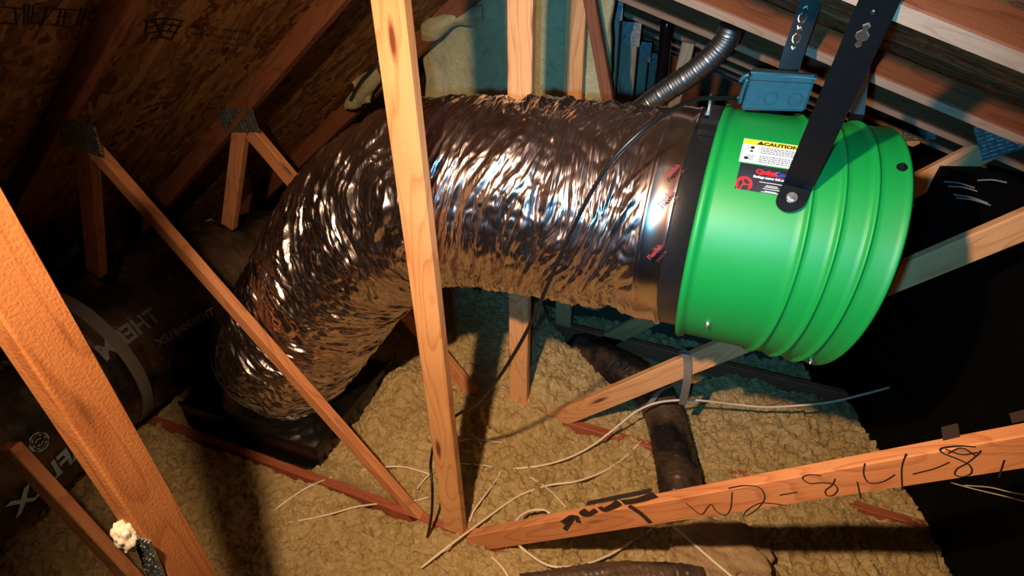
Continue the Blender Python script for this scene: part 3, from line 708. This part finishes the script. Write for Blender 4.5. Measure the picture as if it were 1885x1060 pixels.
for k, (xa, xb, yy) in enumerate(((.36, .80, .62), (.48, .66, .72), (.46, .68, .77), (.44, .70, .84), (.47, .66, .92), (.42, .72, .96))):
    cylstroke(V, F, [(LX0b+W_*xa, y0-h3*yy), (LX0b+W_*xb, y0-h3*yy)], h3*.02, RL+.001)
mesh('small_print', V, F, M_lwhite, lb2)
V = []; F = []
cx, cy, rr = LX0b+W_*.13, a_b+h3*.22, h3*.26
for rad, wd in ((rr, .0028), (rr*.72, .001), (rr*.85, .001)):
    a0_, a1_ = -.95 if rad > rr*.9 else -.6, math.pi+.95 if rad > rr*.9 else math.pi+.6
    cylstroke(V, F, [(cx+rad*math.cos(a0_+(a1_-a0_)*i/30), max(a_b, cy+rad*math.sin(a0_+(a1_-a0_)*i/30))) for i in range(31)], wd, RL+.001)
for k in range(3):
    a = math.radians(100+120*k)
    cylstroke(V, F, [(cx+rr*t*math.cos(a+.5*t), max(a_b, cy+rr*t*math.sin(a+.5*t))) for t in (0, .3, .6, .95)], .003, RL+.001)
blob(V, F, cx, cy, rr*.2, rr*.2); mesh('fan_logo', V, F, M_red, lb2)
V = []; F = []
cylstroke(V, F, [(LX0b+W_*.45, y0-h3*.37), (LX0b+W_*.62, y0-h3*.34), (LX0b+W_*.82, y0-h3*.40)], .0009, RL+.0012); mesh('logo_swoosh', V, F, M_red, lb2)
# bolts and fittings on the housing
def bolt(px, py, R, r=.009, name='bolt', parent=None, mat=None, cap=True):
    X, ar = cyl_arc(px, py, R); p = on_cyl(X, ar, R-.004); n = Vector((0, p.y-FC[0], p.z-FC[1])).normalized()
    Rm = frame(Vector((1, 0, 0)), n); parts = []
    def cyl(r0, r1, z0, z1, seg=16):
        V = [(r0*math.cos(2*math.pi*i/seg), r0*math.sin(2*math.pi*i/seg), z0) for i in range(seg)]+[(r1*math.cos(2*math.pi*i/seg), r1*math.sin(2*math.pi*i/seg), z1) for i in range(seg)]
        return V, [tuple(range(seg)), tuple(range(2*seg-1, seg-1, -1))]+[(i, (i+1) % seg, seg+(i+1) % seg, seg+i) for i in range(seg)]
    V, F = merge([cyl(r*1.5, r*1.45, .003, .0065), cyl(r, r*.95, .0065, .012, 6), cyl(r*.5, r*.35, .012, .016)])
    return put(name, V, F, p, Rm, mat or M_bolt, parent or fan)
bolt(1303, 595, FR, .006); bolt(1493, 661, FR, .006)
bolt(1660, 311, FR, .008, 'rubber_grommet', mat=M_black)
# collar clamp latch
def cylbox(c, name, hgt, mat, parent=fan, R=.305):
    (x0, a0_), (x1, a1_) = c; V = []
    for x in (x0, x1):
        for a in (a0_, a1_):
            for r in (R, R+hgt): V.append(on_cyl(x, a*(R/.305), 1) if False else Vector((x, FC[0]-r*math.cos(a), FC[1]+r*math.sin(a))))
    return mesh(name, V, [(0, 1, 3, 2), (4, 6, 7, 5), (0, 4, 5, 1), (2, 3, 7, 6), (0, 2, 6, 4), (1, 5, 7, 3)], mat, parent)
la = lambda px, py: cyl_arc(px, py, .32)[1]/.32
rd_ = math.radians
cylbox(((-.148, rd_(84)), (-.110, rd_(102))), 'clamp_latch', .020, M_steelblack)
cylbox(((-.152, rd_(73)), (-.106, rd_(77))), 'clamp_bracket', .016, M_steelblack)
cylbox(((-.150, rd_(80.5)), (-.106, rd_(81.5))), 'clamp_wire', .018, M_bolt)
# junction box on top
jb = thing('junction_box', 'small black electrical box standing on top of the green fan', 'electrical box', YP(1435, 200, 1.78))
fz = lambda y: FC[1]+math.sqrt(FR*FR-(y-FC[0])**2)
yb = 1.74
Pbl, Pbr, Ptr, Ptl = YP(1364, 202, yb), YP(1481, 205, yb), YP(1503, 139, yb), YP(1385, 131, yb)
back = Vector((0, .07, -.02))
V = [Pbl, Pbr, Ptr, Ptl]+[p+back for p in (Pbl, Pbr, Ptr, Ptl)]
bmj = bmesh.new(); vs = [bmj.verts.new(v) for v in V]
for f in ((0, 1, 2, 3), (7, 6, 5, 4), (0, 4, 5, 1), (1, 5, 6, 2), (2, 6, 7, 3), (3, 7, 4, 0)): bmj.faces.new([vs[i] for i in f])
bmesh.ops.recalc_face_normals(bmj, faces=bmj.faces[:]); bmesh.ops.bevel(bmj, geom=bmj.edges[:], offset=.004, segments=3, affect='EDGES')
me = bpy.data.meshes.new('box_body'); bmj.to_mesh(me); bmj.free(); link('box_body', me, M_boxp, jb)
ex = (Pbr-Pbl).normalized(); ez = (Ptl-Pbl).normalized(); jn = ex.cross(ez).normalized(); jn = jn if jn.y < 0 else -jn
fc = lambda u, v: (Pbl*(1-u)+Pbr*u)*(1-v)+(Ptl*(1-u)+Ptr*u)*v
for u, v in ((.42, .33), (.80, .33)):
    c = fc(u, v)+jn*.0005; r1 = .0165; V = []; F = []; sg = 28
    for i in range(sg):
        a = 2*math.pi*i/sg; dd = ex*math.cos(a)+ez*math.sin(a)
        V += [c+dd*r1, c+dd*(r1-.001)+jn*.0012, c+dd*(r1-.002)+jn*.0012, c+dd*(r1-.003)+jn*.0004]
    for i in range(sg):
        for q in range(3): k = i*4+q; k2 = ((i+1) % sg)*4+q; F.append((k, k+1, k2+1, k2))
    F.append([i*4+3 for i in range(sg)]); mesh('knockout', V, F, M_boxp, jb)
ribbon('lid_seam', [[fc(.01, .78), fc(.99, .78)]], jn, .0018, M_black, jb, .0006)
V, F = boxVF(0, (Ptr-Ptl).length+.008, -.034, .034, -.004, .002, .0015); put('lid', V, F, Ptl+back*.5-ex*.004+ez*.003, Matrix((ex, ex.cross(-Vector((0, back.y, back.z)).normalized().cross(ex)).normalized(), ez)).transposed(), M_boxp, jb)
# side bracket of the box on the left
S0 = [fc(-.03, .85)+jn*-.02, fc(-.10, .80)+jn*-.02, fc(-.15, .66)+jn*-.02]
sweep('hinge_clip', S0, .0065, M_boxp, jb, n=12, m=8)
sweep('hinge_clip', [fc(-.04, .75)+jn*-.02, fc(-.06, .4)+jn*-.02, fc(-.05, .1)+jn*-.02], .006, M_boxp, jb, n=12, m=8)
g0 = fc(-.02, .22)-jn*.03
sweep('cable_gland', [g0, g0-ex*.012, g0-ex*.02], [.009, .010, .010, .009, .007], M_black, jb, n=5, m=12)
sweep('mounting_foot', [fc(.5, 0)+back*.8+Vector((0, 0, .004)), Vector((fc(.5, 0).x, yb+.056, fz(yb+.056)-.006))], .016, M_black, jb, n=4, m=8)
# ------------------------------------------------------------ hanging straps
def strap(label, pts, wd, across, bolt_at=None, slots=()):
    o_ = thing('hanging_strap', label, 'strap', pts[0], 'black steel hanging straps')
    P = [Vector(p) for p in pts]; ac = [Vector(a).normalized()*wd/2 for a in across]; V = []; F = []
    # rounded lower end
    d0 = (P[1]-P[0]).normalized(); th_ = .0025
    rows = []
    for k in range(7):
        a = math.pi/2*k/6; rows.append((P[0]-d0*(wd/2)*math.cos(a), ac[0]*max(.02, math.sin(a))))
    for i in range(1, len(P)): rows.append((P[i], ac[i]))
    for c, a in rows:
        i = min(range(len(P)), key=lambda q: (P[q]-c).length); j = min(i, len(P)-2); dd = (P[j+1]-P[j]).normalized(); nn = dd.cross(a).normalized()*th_/2
        V += [c+a+nn, c-a+nn, c-a-nn, c+a-nn]
    for i in range(len(rows)-1):
        for q in range(4): r = (q+1) % 4; F.append((i*4+q, i*4+r, i*4+4+r, i*4+4+q))
    F += [(3, 2, 1, 0), tuple(len(V)-4+q for q in range(4))]
    mesh('strap_bar', V, F, M_strapm, o_)
    return o_
X, ar = cyl_arc(1457, 367, FR+.012); bp = on_cyl(X, ar, FR+.013)
tang = (on_cyl(X, ar+.05, FR+.013)-bp).normalized()
b1 = bp+tang*.032+Vector((.006, 0, 0))
topc = DP(1619, 0, 1.13); up2 = topc+(topc-b1).normalized()*.16
imgx = Vector((math.cos(YAW), math.sin(YAW), 0))
aa = Vector((1, .1, -.15)); sdir = (topc-b1).normalized(); 
vw = ((b1+topc)/2-O).normalized(); acr = sdir.cross(vw).normalized(); acr = acr if acr.x > 0 else -acr
fs = strap('wide black steel strap bolted to the front of the green fan', [bp, b1, b1+sdir*.02, topc, up2], .064, [Vector((1, 0, 0))]+[(Vector((1, 0, -.1)))]+[acr]*3)
bolt(1457, 366, FR+.014, .0085, 'hex_bolt', fs)
def slot(c, dirv, nv, parent, L=.022, wd=.010):
    s = dirv.cross(nv).normalized(); pts = [c+dirv*L*a+s*wd*b_ for a, b_ in ((1, .15), (.75, .6), (.4, .35), (.1, 1), (-.25, .9), (-.45, .35), (-.8, .5), (-1, 0), (-.8, -.5), (-.45, -.35), (-.25, -.9), (.1, -1), (.4, -.35), (.75, -.6))]
    V = [c+(p-c)*1.18+nv*.0018 for p in pts]+[p+nv*.0022 for p in pts]; n = len(pts)
    mesh('slot_edge', V, [(i, (i+1) % n, n+(i+1) % n, n+i) for i in range(n)], M_hole, parent)
    mesh('slot_opening', [p+nv*.0020 for p in pts], [tuple(range(n))], M_chd, parent)
M_chd = plain('dark_opening', (.02, .012, .008), .9)
nv = sdir.cross(acr).normalized(); nv = nv if nv.dot(-vw) > 0 else -nv
tS = lambda py: (PP(1619-(py)*.46, py, b1, nv))
slot(PP(1588, 64, b1, nv), sdir, nv, fs)
put('rivet', *lathe_x([(0, .0), (0, .006), (.002, .004), (.0025, 0)], 12), PP(1608, 22, b1, nv)+nv*.001, frame(nv, sdir), M_steelblack, fs, True)
# rear strap
ry = 1.97
q0, q1, q2 = YP(1452, 128, ry-.03), YP(1462, 92, ry-.02), YP(1494, 0, ry+.02)
d2 = (q2-q1).normalized(); ac2 = Vector((1, .15, .1))
rs = strap('narrower black slotted strap rising behind the junction box', [Vector((q0.x-.02, 1.86, fz(1.86)+.01)), q0, q1, q2, q2+d2*.1], .055, [ac2]*5)
nv2 = d2.cross(ac2).normalized(); nv2 = nv2 if nv2.y < 0 else -nv2
for (px, py) in ((1477, 32), (1466, 70)): slot(PP(px, py, q1, nv2), d2, nv2, rs, .026, .009)
q0, q1 = YP(1578, 210, 1.98), YP(1590, 110, 2.02)
strap('grey steel strap end showing behind the wide front strap', [q0-Vector((0, 0, .06)), q0, q1, q1+Vector((.02, .01, .12))], .036, [Vector((1, 0, 0))]*4)
# ------------------------------------------------------------ cables
def cable(label, pts, r, mat, name='cable', n=None, group=None):
    C, s = bez(pts, 10); n = n or max(24, int(s[-1]/.018)); o, _ = sweep(name, pts, r, mat, None, n=n, m=8)
    return tag(o, label, 'cable', group)
pw = [g0-ex*.018, YP(1325, 181, 1.68), YP(1285, 182, 1.58), YP(1240, 200, 1.48), YP(1185, 238, 1.405), YP(1130, 292, 1.372), YP(1085, 360, 1.366), YP(1050, 430, 1.36), YP(1010, 520, 1.36),
      YP(975, 600, 1.36), YP(925, 685, 1.38), YP(880, 740, 1.41), YP(835, 768, 1.43), YP(805, 800, 1.44), YP(793, 850, 1.42), YP(796, 900, 1.36), YP(794, 950, 1.33), YP(783, 1010, 1.30), YP(776, 1075, 1.26), YP(770, 1150, 1.22)]
cable('black power cable looping from the junction box down across the silver duct', pw, .0055, M_cable, 'power_cable')
cable('short thick black cable above the silver elbow beside the tall post', [YP(700, 110, 1.6), YP(686, 128, 1.6), YP(664, 152, 1.62), YP(646, 184, 1.66)], .006, M_cable, 'power_cable')
def rx(label, pts, r=.0045, lift=.012):
    P = []
    for p in pts:
        px, py = p[:2]; z = p[2] if len(p) > 2 else None
        q = ZP(px, py, .03)
        if z is None:
            for _ in range(3): q = ZP(px, py, max(-.02, IH(q.x, q.y))+lift)
        else: q = ZP(px, py, z)
        P.append(q)
    return cable(label, P, r, M_romex, 'electrical_cable', group='white house wiring on the insulation')
rx('long white cable rising over the black branch duct to the dark right side', [(945, 863), (1000, 856), (1050, 841, .05), (1090, 820, .07), (1130, 790, .12), (1170, 758, .2), (1210, 741, .24), (1260, 736, .25), (1300, 738, .24), (1360, 745, .2), (1420, 749, .2), (1520, 741, .24), (1600, 723, .28), (1660, 706, .30)], .0052)
rx('white cable running from lower left post foot up past the third base', [(775, 1045), (830, 1002, .06), (880, 965, .04), (925, 932), (960, 910), (1010, 893), (1060, 886), (1110, 868), (1150, 842), (1180, 812)], .005)
rx('white cable looped in front of the figured brace', [(1012, 945, .12), (1000, 938, .10), (970, 942, .10), (948, 962, .10), (950, 995, .10), (975, 1020, .09), (1015, 1042, .08), (1070, 1040, .08), (1120, 1022, .06), (1165, 996, .04), (1200, 975, .03)], .005)
rx('white cable descending from under the brace to the bottom edge over the tan batt', [(1235, 965, .12), (1270, 995, .15), (1310, 1030, .16), (1350, 1064, .16), (1400, 1110, .16)], .005)
rx('thin white cable curving from the loop junction to the post base', [(865, 960), (872, 940), (890, 915), (912, 885), (920, 868), (900, 858), (845, 853)], .004)
rx('faint white cable in the fluff behind the tall post', [(845, 812), (870, 808), (905, 812), (925, 815)], .0035)
rx('short thin white cable rising toward the top marker letters', [(975, 878), (1000, 893), (1022, 912), (1042, 934)], .0035)
rx('white cable crossing the red bottom chord left of the diagonal web', [(505, 940), (530, 920), (570, 895), (620, 876), (690, 862), (740, 859), (790, 872)], .0045)
rx('white cable crossing the chord end near the web foot', [(530, 962), (600, 948), (660, 932), (720, 925), (760, 922), (790, 915)], .004)
rx('short white cable hooking beside the diagonal web', [(768, 900), (778, 886), (792, 872), (800, 868)], .0035)
rx('white cable stub leaving the bottom edge left of the black duct', [(905, 1025), (925, 1045), (940, 1070)], .005)
def wirepts(L): return [WP(*p)+wn*(-.05 if wn.x > 0 else .05) for p in L]
cable('thin pale wire at the dark right side, upper of two', wirepts([(1775, 888), (1820, 900), (1885, 915), (1940, 930)]), .0022, M_romex, 'thin_wire', 20)
cable('thin pale wire at the dark right side, lower of two', wirepts([(1800, 893), (1850, 897), (1885, 905), (1940, 915)]), .0022, M_romex, 'thin_wire', 20)
# ------------------------------------------------------------ black flexible ducts
def wrap_disp(amp, pitch=.035, sd=1):
    def f(s, th, L):
        c, sn = np.cos(th), np.sin(th)
        return amp*(.5*perlin(s*4, c*2, sn*2, sd)+.45*np.abs(perlin((s+.03*c)/pitch, c*2, sn*2, sd+1))+.25*np.abs(perlin(s/pitch*2, c*5, sn*5, sd+2)))
    return f
ld = thing('black_duct', 'large black jacketed duct with white lettering lying along the left side', 'duct', (-2.59, 1.4, .1))
pL = [(-2.52, .1, .34), (-2.55, .6, .35), (-2.59, 1.1, .355), (-2.585, 1.5, .35), (-2.52, 1.9, .33), (-2.4, 2.25, .28), (-2.25, 2.5, .2)]
RL_ = .345
RJ = [.345]*6
o, LF = sweep('duct_jacket', pL, RL_, M_wrap, ld, n=300, m=140, disp=wrap_disp(.03, .06, 61), caps=True)
C, s, T, NN, B = LF
def on_duct(u, a, R):      # u metres along, a angle from the top towards the camera side
    i = min(len(s)-1, max(0, int(u/s[-1]*(len(s)-1)))); p = C[i]+R*(math.cos(a)*NN[i]+math.sin(a)*B[i]); return Vector(p)
sgn = 1 if B[10][0] > 0 else -1
V = []; F = []; ub = None
# support strap: find u where px ~ band
def hit_duct(px, py):
    best = None; r = ray(px, py).normalized()
    for i in range(0, len(s), 2):
        for a in np.linspace(-.6, 2.6, 60):
            p = Vector(C[i]+(RL_+.012)*(math.cos(a)*NN[i]+sgn*math.sin(a)*B[i])); nn = (p-Vector(C[i])).normalized(); d = (p-O)
            if d.dot(nn) > 0: continue
            e = (d-r*d.dot(r)).length
            if best is None or e < best[0]: best = (e, s[i], a)
    return best[1], best[2]
bu, ba = hit_duct(225, 640); b2u, b2a = hit_duct(150, 570); b3u, b3a = hit_duct(268, 720)
kk = (b3u-b2u)/(b3a-b2a)
for i in range(40):
    a = -1.2+3.8*i/39; u = bu+kk*(a-ba)*.8
    for du in (-.028, .028):
        for R in (RL_+.012, RL_+.017): V.append(on_duct(u+du, sgn*a, R))
for i in range(39):
    k = i*4
    for q, r in ((0, 1), (1, 3), (3, 2), (2, 0)): F.append((k+q, k+r, k+4+r, k+4+q))
mesh('support_webbing', V, F, M_strap, ld)
def ducttext(txt, size, px, py, rot, mat, parent, bold=.002, sx=1.1):
    u0, a0_ = hit_duct(px, py); V, F = text_VF(txt, size, bold); R = RL_+.016; c, sn = math.cos(rot), math.sin(rot)
    P = [on_duct(u0+(x*sx*c-y*sn), sgn*(a0_+(x*sx*sn+y*c)/R), R) for x, y, z in V]
    return mesh('white_lettering', P, F, mat, parent)
ducttext('AFLEX', .12, 165, 815, math.pi-.05, M_bprint, ld, .004, 1.0)
ducttext('THERM', .10, 300, 590, math.pi-.05, M_print, ld, .003, 1.0)
ducttext('THERMAFLEX', .05, 395, 575, math.pi, M_print, ld)
ducttext('UL 181 AIR DUCT', .028, 110, 620, math.pi+.2, M_print, ld, .001)
ducttext('INSULATED 25/50', .028, 95, 640, math.pi+.2, M_print, ld, .001)
u0, a0_ = hit_duct(67, 812)
V = []; F = []
for rad, wdd in ((.033, .004), (.024, .002), (.012, .004)):
    b = len(V)
    for i in range(25):
        an = 2*math.pi*i/24
        for rr_ in (rad-wdd/2, rad+wdd/2): V.append(on_duct(u0+rr_*math.cos(an), sgn*(a0_+rr_*math.sin(an)/RL_), RL_+.016))
    for i in range(24): F.append((b+2*i, b+2*i+1, b+2*i+3, b+2*i+2))
mesh('round_mark', V, F, M_bprint, ld)
# small branch duct
pS = [ZP(1258, 935, .07), ZP(1252, 890, .09), ZP(1240, 830, .1), ZP(1222, 765, .1), ZP(1200, 722, .11), ZP(1160, 688, .12), ZP(1115, 664, .09), ZP(1085, 648, .0), ZP(1070, 640, -.08)]
bd = thing('black_duct', 'narrow crinkled black branch duct crossing the insulation right of centre', 'duct', (0, 1.86, .1))
sweep('duct_jacket', pS, .082, M_wrap, bd, n=240, m=64, disp=wrap_disp(.020, .013, 71))
nd = thing('black_duct', 'dusty black duct end peeking in at the bottom edge centre', 'duct', (-.2, 1.25, .05))
sweep('duct_jacket', [ZP(960, 1085, .05), ZP(1050, 1072, .05), ZP(1150, 1062, .06), ZP(1230, 1062, .06), ZP(1290, 1066, .05)], .05, M_wrap, nd, n=150, m=48, disp=wrap_disp(.014, .02, 81))
# grey hanging strap round the branch duct, slung from truss 2 web
gs = thing('hanger_strap', 'grey strap looped over the second truss web holding the branch duct', 'strap', YP(1265, 700, Y2))
def rib3(pts, wd, across, name, mat, parent):
    C_, s_ = bez(pts, 30); V = []; F = []
    a = Vector(across).normalized()*wd/2
    for c in C_: c = Vector(c); V += [c+a, c-a]
    for i in range(29): F.append((2*i, 2*i+1, 2*i+3, 2*i+2))
    o = mesh(name, V, F, mat, parent); m = o.modifiers.new('s', 'SOLIDIFY'); m.thickness = .002; return o
rib3([YP(1258, 648, 2.13), YP(1262, 652, 2.06), YP(1266, 670, 2.06), YP(1264, 705, 2.06), YP(1256, 745, 2.10)], .032, (1, 0, .1), 'webbing', M_strap, gs)
rib3([YP(1258, 645, 2.13), YP(1252, 700, 2.15), YP(1215, 720, 2.2), YP(1195, 745, 2.18)], .030, (1, .3, .3), 'webbing', M_strap, gs)
# tan batt wad
bm = bmesh.new(); bmesh.ops.create_icosphere(bm, subdivisions=5, radius=1); cc = ZP(1322, 1022, .05)
for v in bm.verts:
    n = float(perlin(v.co.x*1.7, v.co.y*1.7, v.co.z*1.7, 8))*.35+.12*float(perlin(v.co.x*5, v.co.y*5, v.co.z*5, 9)); p = v.co*(1+n)
    v.co = Vector((p.x*.20, p.y*.14, p.z*.105))+cc
me = bpy.data.meshes.new('insulation_wad'); bm.to_mesh(me); bm.free(); me.polygons.foreach_set('use_smooth', [True]*len(me.polygons))
tag(link('insulation_wad', me, M_tan), 'tan insulation wad wrapped at the bottom edge below the figured brace', 'insulation')
# ------------------------------------------------------------ small aluminium flex pipe, vent pipe
def ringd(s, th, L): return -.0003*np.abs(np.sin(s*math.pi/.011))+0*th+.002*np.exp(-((s % .05-.025)/.002)**2)
fp = sweep('flexible_pipe', [YP(1346, 50, 2.38), YP(1334, 78, 2.38), YP(1310, 105, 2.38), YP(1270, 138, 2.38), YP(1215, 175, 2.38), YP(1150, 225, 2.38)], .041, M_flexal, None, n=360, m=32, disp=ringd)[0]
tag(fp, 'thin bright aluminium flexible pipe curving down behind the silver duct', 'pipe')
vp = sweep('vent_pipe', [YP(1230, 20, 3.2), YP(1213, 200, 3.2), YP(1200, 330, 3.2)], .03, M_pipe, None, n=12, m=24)[0]
tag(vp, 'glossy black vertical vent pipe among the far posts', 'pipe')
lw = board('leaning_timber', YP(1268, 78, 3.3), YP(1246, 170, 3.3), .06, .038, W_mid, None, ext=(0, .5)); tag(lw, 'grey leaning timber behind the aluminium flexible pipe', 'timber')
stub = board('conduit_stub', YP(1309, 172, 1.75), YP(1305, 200, 1.75), .006, .006, M_bolt, None, ext=(.0, .03)); tag(stub, 'tiny bright metal rod standing up behind the fan collar', 'rod')

def scrap(name, label, cat, px, yv, mat):
    V = [YP(x, y, yv+.02*math.sin(i*1.7)) for i, (x, y) in enumerate(px)]; n = len(V)
    o = mesh(name, V, [tuple(range(n))], mat); m = o.modifiers.new('s', 'SOLIDIFY'); m.thickness = .003
    return tag(o, label, cat)
scrap('sheeting_scrap', 'pale triangular sheeting scrap behind the black duct by the leftmost web', 'scrap', [(88, 490), (112, 470), (140, 448), (147, 458), (138, 475), (118, 489)], 1.75, M_bprint)
scrap('sheeting_edge', 'thin pale sheeting edge peeking over the far end of the black duct', 'scrap', [(322, 440), (352, 432), (372, 418), (392, 406), (388, 402), (365, 412), (345, 426), (322, 435)], 2.3, M_bprint)
cc = YP(884, 764, 2.0); cl_ = mesh('cable_clip', *boxVF(cc.x-.006, cc.x+.006, 1.99, 2.0, cc.z-.025, cc.z+.02, .002), M_black); tag(cl_, 'tiny black clip standing at the foot of the second diagonal web', 'clip')
